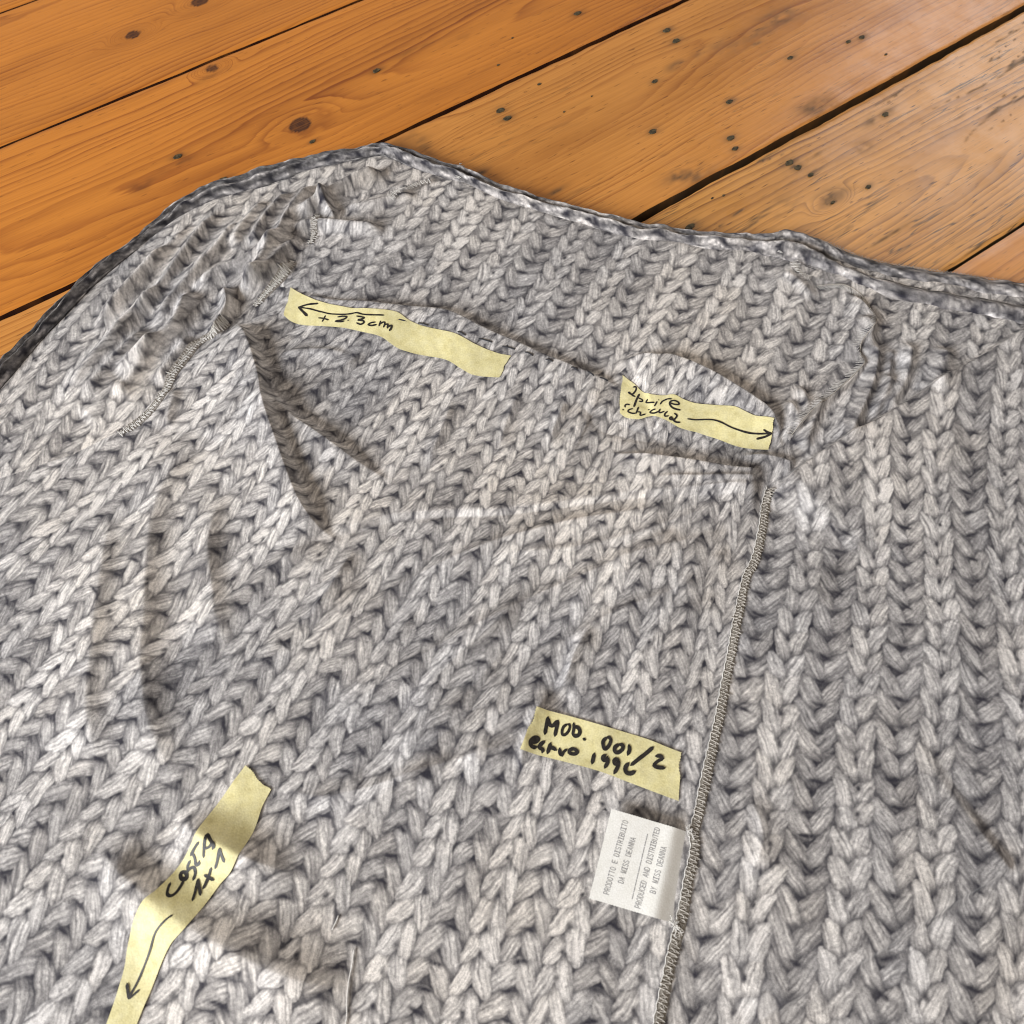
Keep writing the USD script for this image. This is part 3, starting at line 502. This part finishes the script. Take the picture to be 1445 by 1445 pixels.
# overlock stitches along its outer edge
def zigzag(Pw, zf, pitch, half, r, lift=0.0009, off=0.0, seed=1):
    q = resample(Pw, pitch / 4); tt, nr = normals2(q); k = np.arange(len(q)); rr = np.random.default_rng(seed)
    sw = np.sin(k * np.pi / 2 + .4) * half * (1 + 0.26 * rr.standard_normal(len(q))); p = q + nr * (sw + off)[:, None]
    return tube(np.c_[p, zf(p, sw / half) + lift + 0.0002 * rr.standard_normal(len(q))], r, 3)
part('overlock_stitch', top, *zigzag(oo[90:-70] + normals2(oo)[1][90:-70] * -0.0006, lambda p, s: np.full(len(p), 0.0022), 0.0026, 0.0011, 0.00022, seed=3), 'overlock_thread')

# ------------------------------------------------------------------ overlocked seams
def seam(P, half, mat_core, name_label=None, seed=1, raise_=0.0016, pale_edge=True, thread='overlock_thread'):
    c = smooth_line(on_cloth(P), 0.0011); tt, nr = normals2(c); M = 9; t = np.linspace(-1, 1, M)
    hv = half * np.minimum(1, .35 + np.arange(len(c)) / 18) * (1 + 0.16 * fbm(np.arange(len(c)) * .0011, np.zeros(len(c)), 0.02, seed + 70, 2)); ends = np.minimum(1, np.minimum(np.arange(len(c)), np.arange(len(c))[::-1]) / 6.0)
    p = c[:, None] + nr[:, None] * (t[None] * hv[:, None])[..., None]; hz = height(p.reshape(-1, 2)).reshape(p.shape[:2])
    hz = ndimage.gaussian_filter1d(hz, 2, axis=0) if raise_ > .001 else hz
    z = hz + 0.0003 + raise_ * np.sqrt(np.clip(1 - t ** 2, 0, 1))[None] * ends[:, None] * (1 + .2 * fbm(np.arange(len(c))[:, None] * .0011 + 0 * t[None], t[None] * .002 + np.zeros((len(c), 1)), 0.006, seed + 80))
    part('seam_allowance', top, np.concatenate([p, z[..., None]], -1).reshape(-1, 3), grid_faces(len(c), M), mat_core, label=name_label)
    zf = lambda q, s: (ndimage.gaussian_filter1d(height(q), 3) if raise_ > .001 else height(q)) + 0.0003 + raise_ * np.sqrt(np.clip(1 - np.clip(s, -1, 1) ** 2 * .9, 0, 1))
    part('overlock_stitch', top, *join([zigzag(c, zf, 0.0021, half * .95, .00036, .00036, seed=seed), zigzag(c, zf, 0.0042, half * .45, .00026, .00060, seed=seed + 5)]), thread)
    if pale_edge:
        e = c + nr * (half * 1.02 * pale_edge); w = 0.00025 * np.sin(np.arange(len(e)) * 1.3)
        q = e + nr * w[:, None]; part('seam_edge_thread', top, *tube(np.c_[q, ndimage.gaussian_filter1d(height(q), 2) + .0009], .00034, 4), 'pale_thread')
SEAM_R = [(1087, 690), (1083, 702), (1079, 720), (1076, 745), (1070, 775), (1064, 795), (1054, 815), (1046, 850), (1038, 890), (1031, 930), (1022, 975), (1016, 1010), (1008, 1045), (1000, 1080), (992, 1118), (986, 1150), (979, 1175), (981, 1190), (979, 1210), (972, 1240), (966, 1275), (958, 1310), (948, 1350), (941, 1385), (934, 1420), (927, 1455), (920, 1490)]
seam(SEAM_R, 0.0027, 'seam_core_cloth', 'long grey overlocked seam beside the sewn label', 1, .0009, -1)
seam([(168, 613), (184, 604), (207, 586), (228, 560), (243, 530), (262, 505), (283, 482), (304, 463), (320, 453)], .0030, 'pale_seam_cloth', None, 21, .0005, 0, 'pale_thread')
seam([(360, 433), (370, 421), (384, 406), (399, 389), (414, 370)], .0030, 'pale_seam_cloth', None, 31, .0005, 0, 'pale_thread')
seam([(438, 345), (443, 330), (449, 305)], .0030, 'pale_seam_cloth', None, 41, .0005, 0, 'pale_thread')
# hatched edge threads at the shoulder and loose overlock at the neck
e = smooth_line(on_cloth([(1152, 404), (1175, 402), (1196, 404), (1224, 428), (1235, 455), (1214, 486), (1219, 513), (1179, 553), (1144, 581), (1116, 615)]), 0.0016); tt, nr = normals2(e); pcs = []
for i in range(len(e)):
    L = 0.0048 * rng.uniform(.55, 1.1); q = e[i] + nr[i] * np.linspace(-.0004, -L, 4)[:, None] * np.array([1, 1]) + tt[i] * np.linspace(0, .0022, 4)[:, None]
    pcs.append(tube(np.c_[q, height(q) + .0006], .00018, 3))
part('overlock_stitch', top, *join(pcs), 'pale_thread'); q = e; part('seam_edge_thread', top, *tube(np.c_[q, height(q) + .0006], .0003, 4), 'overlock_thread')
for P, sd in (([(550, 284), (570, 272), (590, 264), (607, 260)], 51), ([(647, 236), (652, 246), (645, 256)], 53), ([(1096, 330), (1100, 345), (1096, 360)], 54), ([(1118, 372), (1128, 390), (1142, 398)], 55)):
    c = smooth_line(on_cloth(P), .0012); part('overlock_stitch', top, *join([zigzag(c, lambda q, s: height(q) + .0025, .0022, .0026, .00024, seed=sd), zigzag(c, lambda q, s: height(q) + .003, .0034, .0034, .00022, seed=sd + 1)]), 'pale_thread')

# dark basting stitches along the neck fold
DASH = [((646, 469), (657, 474)), ((676, 479), (694, 484)), ((709, 490), (726, 494)), ((741, 498), (752, 503)), ((770, 508), (780, 511)), ((806, 519), (814, 522)), ((829, 526), (838, 531)), ((846, 533), (858, 538)), ((560, 452), (575, 455)), ((590, 457), (604, 460))]
for a, b in DASH:
    q = resample(on_cloth([a, b]), .0012); q[:, 0] += .0002 * np.sin(np.arange(len(q))); hh = .0006 * np.sin(np.linspace(0, np.pi, len(q)))
    part('basting_stitch', top, *tube(np.c_[q, ndimage.gaussian_filter1d(height(q), 1) + .0003 + hh], .00055, 5), 'dark_thread')

# ------------------------------------------------------------------ sewn-in label
LQ = on_cloth([(861, 1142), (988, 1179), (965, 1307), (830, 1267)])
def label_pt(s, t):
    """s: 0 free edge .. 1 seam edge, t: 0 upper edge .. 1 lower edge."""
    s, t = np.broadcast_arrays(np.asarray(s, float), np.asarray(t, float))
    a, b, c, d = LQ; p = (a * ((1 - s) * (1 - t))[..., None] + b * (s * (1 - t))[..., None] + c * (s * t)[..., None] + d * ((1 - s) * t)[..., None])
    base = 0.0104 + 0.0012 * (1 - t) * (1 - s); curl = 0.0009 * np.exp(-((s - .66) / .10) ** 2); sink = -0.0062 * sstep(.68 - .03 * t, .96, s)
    return np.concatenate([p, (base + curl + sink)[..., None] + 0.0005 * (np.sin(s * 7 + t * 3))[..., None]], -1)
s, t = np.meshgrid(np.linspace(0, 1, 70), np.linspace(0, 1, 90)); ed = np.where((np.arange(70) % 2)[None, :] == 0, 1.0, 0.993)
t2 = 0.5 + (t - .5) * np.where((t == 0) | (t == 1), ed, 1.0)
v1 = label_pt(s, t2); v0 = v1.copy(); v0[..., 2] -= 0.0003
nl = 70 * 90; idx = np.arange(nl).reshape(90, 70); rim = np.r_[idx[0], idx[1:, -1], idx[-1, -2::-1], idx[-2:0:-1, 0]]; j = np.arange(len(rim)); k = np.roll(j, -1)
lf = np.vstack([grid_faces(90, 70)[:, ::-1], grid_faces(90, 70) + nl, np.stack([rim[j], rim[k], rim[k] + nl, rim[j] + nl], 1)])
care = part('sewn_label', top, np.vstack([v1.reshape(-1, 3), v0.reshape(-1, 3)]), lf, 'label_cloth', smooth=50, label='small white woven label with grey print')
LW, LH = np.linalg.norm(LQ[1] - LQ[0]), np.linalg.norm(LQ[3] - LQ[0])
def label_line(text, p0, p1, cap):
    """Text from photo point p0 to p1 (baseline), each letter in an equal cell, as on the printed label."""
    q0, q1 = (np.array(on_label(p)) for p in (p0, p1)); n = len(text); pcs = []
    ax = (q1 - q0); Lm = np.hypot(ax[0] * LW, ax[1] * LH); cell = Lm / n; dirm = np.array([ax[0] * LW, ax[1] * LH]) / Lm; upm = np.array([dirm[1], -dirm[0]])
    for i, ch in enumerate(text):
        if ch == ' ': continue
        if ch == '-': pts2 = np.array([[0, 0], [.9 * cell, 0], [.9 * cell, cap * .13], [0, cap * .13]]); ff = np.array([[0, 1, 2], [0, 2, 3]])
        else:
            tm = meshkit.text_mesh(ch, cap, 0.0001); up = tm.face_normals[:, 2] > .9; pts2 = tm.vertices[:, :2].copy(); ff = tm.faces[up]
            w0, w1 = pts2[:, 0].min(), pts2[:, 0].max(); wide = min(cell * .80, (w1 - w0)); pts2[:, 0] = (pts2[:, 0] - (w0 + w1) / 2) * (wide / max(w1 - w0, 1e-6)) + cell * .5
        mm = dirm[None] * (pts2[:, :1] + i * cell) + upm[None] * pts2[:, 1:]
        st = q0 + mm / np.array([LW, LH]); vv = label_pt(st[:, 0], st[:, 1]); vv[:, 2] += .00012
        pcs.append((vv, ff))
    return join(pcs)
def on_label(p):
    """Photo point -> (s, t) on the label."""
    w = on_cloth([p])[0]; st = np.array([.5, .5])
    for _ in range(30):
        a, b, c, d = LQ; s, t = st; f = a * (1 - s) * (1 - t) + b * s * (1 - t) + c * s * t + d * (1 - s) * t - w
        J = np.stack([(b - a) * (1 - t) + (c - d) * t, (d - a) * (1 - s) + (c - b) * s], 1); st = st - np.linalg.solve(J, f)
    return st
Z6 = lambda x, y: (820 + x / 8.5, 1130 + y / 8.5)
pieces = [label_line('PRODOTTO E DISTRIBUITO', Z6(318, 1130), Z6(550, 250), .0031), label_line('DA MISS DEANNA', Z6(490, 1000), Z6(640, 450), .0031), label_line('----------', Z6(600, 1175), Z6(785, 395), .0031),
          label_line('PRODUCED AND DISTRIBUTED', Z6(690, 1295), Z6(930, 335), .0031), label_line('BY MISS DEANNA', Z6(868, 1120), Z6(1005, 560), .0031)]
v, f = join(pieces); part('printed_text', care, v, f, 'label_print', smooth=False)
for (p, L, sd) in (((972, 1172), .004, 1), ((950, 1303), .0045, 2)):                      # tacking thread at the two corners
    c0 = on_cloth([p])[0]; r = np.random.default_rng(sd); pcs = []
    for i in range(9):
        a = r.uniform(0, 6.3); q = c0 + np.cumsum(r.normal(0, .0011, (6, 2)), 0) * .8 + np.linspace(0, L, 6)[:, None] * np.array([math.cos(a), math.sin(a)]) * .5
        pcs.append(tube(np.c_[q, height(q) + .0022 + r.uniform(0, .0012, 6)], .00028, 4))
    part('tacking_thread', care, *join(pcs), 'pale_thread')

# ------------------------------------------------------------------ masking tape with marker writing
def tape(upper, lower, label, strokes, writing, tear0=True, tear1=True, seed=1, clear=.0010):
    """Strip between its two long edges (photo pixels, both from the same end), lying on the cloth, with torn ends."""
    up, lo = smooth_line(on_cloth(upper), .0006), smooth_line(on_cloth(lower), .0006); n = max(60, int(len(up) * .9)); M = 34
    f = lambda q: np.stack([np.interp(np.linspace(0, 1, n), np.linspace(0, 1, len(q)), q[:, k]) for k in (0, 1)], 1)
    up, lo = f(up), f(lo); t = np.linspace(0, 1, M); p = up[:, None] * (1 - t[None, :, None]) + lo[:, None] * t[None, :, None]
    r = np.random.default_rng(seed); d = np.linalg.norm(np.diff(p, axis=0), axis=-1).mean()
    for end, on in ((0, tear0), (-1, tear1)):                      # torn, finely toothed ends
        if not on: continue
        o = (0.0007 * np.abs(((t * 17 + r.random()) % 1) * 2 - 1) + 0.0009 * (fbm(t * .02, t * 0, .006, seed + 9)))[:, None]
        k = 6 if end == 0 else -7; e = p[end] - p[k]; e /= np.linalg.norm(e, axis=1, keepdims=True); w = np.linspace(1, 0, 6)[:, None, None]
        if end == 0: p[:6] += w * o[None] * e[None]
        else: p[-6:] += w[::-1] * o[None] * e[None]
    z = ndimage.gaussian_filter(height(p.reshape(-1, 2)).reshape(n, M), (3.0, 5.0))
    z = np.maximum(z, height(p.reshape(-1, 2)).reshape(n, M) - .0002) ; z = ndimage.gaussian_filter(z, 1.2) + clear
    z += .00028 * fbm(p[..., 0], p[..., 1], .006, seed + 20, 2)
    root = xform('masking_tape', label=label, category='tape', group='tape strips on the top')
    v1 = np.concatenate([p, z[..., None]], -1); v0 = v1.copy(); v0[..., 2] -= .00016
    nl = n * M; idx = np.arange(nl).reshape(n, M); rim = np.r_[idx[0], idx[1:, -1], idx[-1, -2::-1], idx[-2:0:-1, 0]]; j = np.arange(len(rim)); k = np.roll(j, -1)
    ff = np.vstack([grid_faces(n, M), grid_faces(n, M)[:, ::-1] + nl, np.stack([rim[j], rim[k], rim[k] + nl, rim[j] + nl], 1)])
    part('tape_strip', root, np.vstack([v1.reshape(-1, 3), v0.reshape(-1, 3)]), ff, 'masking_tape_paper', smooth=50)
    kd = cKDTree(p.reshape(-1, 2)); zz = z.ravel()
    def zt(q): dd, ii = kd.query(q, k=4); w = 1 / (dd + 1e-6); return (zz[ii] * w).sum(1) / w.sum(1)
    pcs = []
    for (pts, wd) in strokes:
        q = smooth_line(on_cloth(pts), .0004) if len(pts) > 2 else resample(on_cloth(pts), .0004)
        tt, nr = normals2(q); k = np.arange(len(q)); hw_ = wd * .5 * (1 + .14 * fbm(k * .0004, k * 0.0, .0025, seed + 33, 2)) * np.clip(.45 + np.minimum(k, k[::-1]) * .0004 / (wd * .45 + 1e-9) * .55, .45, 1)
        c = np.linspace(-1, 1, 5); e = q[:, None] + nr[:, None] * (c[None] * hw_[:, None])[..., None]
        capA = e[0] - tt[0] * (hw_[0] * np.sqrt(np.clip(1 - c ** 2, 0, 1)))[:, None]; capB = e[-1] + tt[-1] * (hw_[-1] * np.sqrt(np.clip(1 - c ** 2, 0, 1)))[:, None]
        e = np.concatenate([capA[None], e, capB[None]])
        s_ = np.concatenate([e, (zt(e.reshape(-1, 2)).reshape(e.shape[:2]) + .00016 + .000012 * len(pcs))[..., None]], -1)
        pcs.append((s_.reshape(-1, 3), grid_faces(len(e), 5)))
    v, f = join(pcs); part('handwriting', root, v, f, 'marker_ink', label=writing)
def zoomed(ox, oy, sc, w): return lambda *pts, k=1.0: ([(ox + x / sc, oy + y / sc) for x, y in pts], w * k)
a = zoomed(400, 400, 8.5, .00128)
tape([(411, 407), (430, 418), (452, 427), (480, 434), (500, 437), (535, 438), (560, 442), (577, 453), (600, 462), (640, 471), (670, 487), (700, 499), (720, 503)], [(402, 447), (412, 455), (430, 460), (470, 463), (493, 466), (520, 472), (540, 478), (560, 492), (580, 499), (625, 508), (650, 521), (670, 531), (702, 534)],
     'yellow masking tape strip marked +2.3 cm with an arrow, topmost of the tapes',
     [a((185, 300), (300, 270), (420, 258), k=1.3), a((185, 295), (230, 345), (290, 405), k=1.5), a((190, 298), (330, 325), (450, 355), (560, 382), (700, 392), (800, 385), (880, 370), (960, 388), (1080, 398), (1210, 402), k=.95), a((425, 432), (490, 440), (545, 456)), a((510, 405), (490, 445), (470, 478)),
      a((655, 422), (720, 415), (765, 420), (740, 445), (690, 462), (630, 472), (690, 480), (735, 472)), a((775, 462), (790, 465)), a((880, 410), (940, 420), (975, 432), (930, 450), (900, 458), (955, 465), (970, 485), (930, 508), (880, 492)),
      a((1110, 482), (1060, 488), (1020, 512), (1060, 522), (1120, 512)), a((1170, 470), (1160, 500), (1150, 530)), a((1165, 505), (1200, 485), (1220, 495), (1205, 545)), a((1210, 520), (1255, 510), (1250, 560)), a((1245, 545), (1300, 525), (1295, 560), (1275, 588), k=1.2)], 'handwritten arrow and +2.3 cm', seed=11)
a = zoomed(870, 520, 11.115, .00118); b = zoomed(904, 560, 4.003, .00105)
tape([(880, 531), (893, 541), (906, 553), (918, 557), (935, 559), (951, 557), (966, 565), (985, 571), (1020, 573), (1040, 576), (1065, 588), (1089, 592)], [(874, 583), (884, 590), (902, 592), (920, 588), (940, 594), (960, 605), (985, 612), (1000, 617), (1020, 625), (1040, 632), (1060, 635), (1084, 636)],
     'yellow masking tape strip with two written lines and a long arrow pointing to the seam',
     [a((255, 305), (300, 300), (300, 350), (250, 410), (200, 400), (190, 380), (250, 430), (290, 450), k=1.1), a((355, 410), (310, 500), (270, 610), k=1.3), a((340, 470), (395, 495), (400, 525), (350, 520)), a((480, 505), (460, 545), (520, 545), (590, 545)), a((630, 530), (610, 570), (590, 600)), a((650, 505), (660, 510)), a((720, 520), (700, 545), (680, 575)), a((700, 535), (790, 495), (860, 492)),
      a((830, 555), (900, 580), (970, 580), (960, 545), (900, 520), (840, 535), (830, 580), (870, 630), (930, 655), (1000, 668), k=1.1), a((205, 580), (160, 570), (130, 590), (135, 620)), a((90, 655), (110, 660)), a((250, 640), (190, 660), (180, 690), (240, 715), (290, 715)), a((340, 615), (320, 670), (300, 720)), a((330, 690), (370, 700), (370, 745), (450, 725)), a((490, 662), (510, 660)),
      a((605, 650), (550, 675), (520, 705), (590, 710), (650, 690)), a((680, 650), (660, 690), (680, 710), (740, 690)), a((790, 690), (750, 730), (755, 765), (810, 760)), a((900, 720), (940, 760), (890, 820), (830, 810), (850, 780), (910, 850), (990, 862), k=1.1),
      b((262, 130), (310, 136), (380, 134), (430, 142), (500, 175), (570, 200), (640, 214), (738, 213), k=1.1), b((690, 192), (712, 205), (736, 214), k=1.1), b((736, 214), (700, 232), (650, 246), k=1.3)], 'handwritten words and arrow', seed=12)
a = zoomed(740, 990, 12.04, .00215); b = zoomed(840, 1010, 12.04, .00215)
tape([(757, 998), (800, 1010), (860, 1027), (910, 1042), (940, 1054), (961, 1062)], [(735, 1058), (760, 1066), (800, 1076), (850, 1090), (900, 1109), (956, 1130)],
     'yellow masking tape strip marked MOD. 001/2, just above the white label',
     [a((400, 270), (375, 400), (345, 560)), a((400, 280), (420, 380), (465, 440)), a((465, 440), (520, 380), (570, 330)), a((570, 330), (545, 450), (515, 590)), a((720, 390), (660, 440), (635, 520), (650, 570), (700, 560), (755, 490), (770, 410), (730, 390), k=.75), a((835, 370), (835, 470), (815, 570), k=.8), a((845, 430), (910, 450), (940, 510), (920, 570), (870, 590), (815, 570)), a((1005, 640), (1025, 650), k=1.5),
      a((120, 700), (200, 680), (235, 635), (180, 620), (115, 670), (105, 730), (150, 780), (210, 775), k=1.1), a((340, 680), (270, 740), (255, 790), (310, 820), (300, 870)), a((445, 710), (420, 790), (390, 885)), a((400, 800), (470, 790), (540, 830)), a((595, 800), (605, 880), (640, 930)), a((640, 930), (665, 860), (720, 815), k=.7), a((740, 880), (780, 820), (850, 815), (900, 860), (850, 895), (770, 885), (750, 870), k=.9), a((1185, 885), (1165, 970), (1145, 1060)),
      b((190, 375), (130, 440), (135, 530), (165, 570), (220, 520), (260, 430), (235, 375), (190, 375), k=.95), b((400, 490), (330, 540), (330, 610), (380, 630), (450, 580), (465, 510), (400, 490)), b((565, 500), (575, 580), (545, 670)), b((175, 670), (125, 710), (140, 760), (190, 740), (200, 700)), b((200, 700), (205, 790), (155, 890)), b((380, 730), (320, 760), (330, 820), (380, 810), (395, 750)), b((395, 750), (375, 870), (315, 985)),
      b((560, 810), (510, 880), (520, 960), (590, 985), (670, 950), k=1.1), b((975, 540), (860, 640), (730, 740), (600, 845)), b((1020, 690), (1100, 690), (1150, 730), k=.95), b((1150, 730), (1050, 780), (975, 850), k=.8), b((975, 855), (1060, 880), (1175, 890))], 'handwritten MOD. 001/2 estivo 1996', seed=13)
a = zoomed(220, 1160, 12.04, .00170); b = zoomed(180, 1084, 4.003, .00130)
tape([(347, 1080), (330, 1103), (300, 1145), (272, 1190), (247, 1230), (222, 1255), (203, 1272), (190, 1300), (182, 1335), (176, 1370), (160, 1420), (140, 1475), (120, 1530)], [(381, 1118), (370, 1140), (355, 1180), (330, 1225), (310, 1250), (284, 1284), (262, 1310), (243, 1332), (228, 1362), (212, 1402), (196, 1440), (178, 1490), (160, 1545)],
     'yellow masking tape strip marked COSTA with an arrow, running off at the lower corner',
     [a((265, 1030), (225, 1130), (215, 1220), (270, 1250), (350, 1210), (430, 1110), (490, 1000), k=.9), a((490, 830), (440, 890), (460, 960), (530, 960), (545, 880), (490, 840), k=1.3), a((600, 660), (565, 740), (560, 820)), a((540, 850), (620, 780), (670, 780), (690, 870), (650, 985)), a((750, 345), (680, 440), (610, 570)), a((640, 530), (680, 610), (700, 720), (745, 715), (755, 665)), a((830, 600), (840, 460), (860, 290), (900, 200)), a((900, 200), (940, 290), (1000, 400), (985, 460), k=1.2), a((850, 450), (920, 430), (990, 350), (1005, 420), k=.9),
      a((1025, 790), (1070, 640), (1105, 450)), a((1105, 450), (1140, 570), (1185, 680)), a((955, 780), (900, 960), (820, 1130)), a((840, 900), (920, 945), (1000, 985)), a((640, 1330), (690, 1160), (730, 970)), a((730, 970), (755, 1100), (775, 1240)),
      b((262, 828), (220, 860), (165, 930), (135, 1030), (100, 1120), (60, 1210), (15, 1290), k=.8), b((15, 1300), (10, 1260), (5, 1215), k=1.3), b((15, 1300), (70, 1252), k=1.0)], 'handwritten COSTA 1x1 and arrow', tear1=False, seed=14)

# ------------------------------------------------------------------ loose white threads
for P, lb in (([(500, 1340), (497, 1362), (493, 1382), (490, 1410), (489, 1440), (480, 1475)], 'long loose white thread lying on the grey cloth near the bottom edge'), ([(478, 1292), (474, 1302), (469, 1312)], 'short white lint thread above the long loose thread')):
    q = smooth_line(on_cloth(P), .001); path = part('loose_thread', '/World', *tube(np.c_[q, height(q) + .0007], .00035, 5), 'pale_thread', label=lb, category='thread')
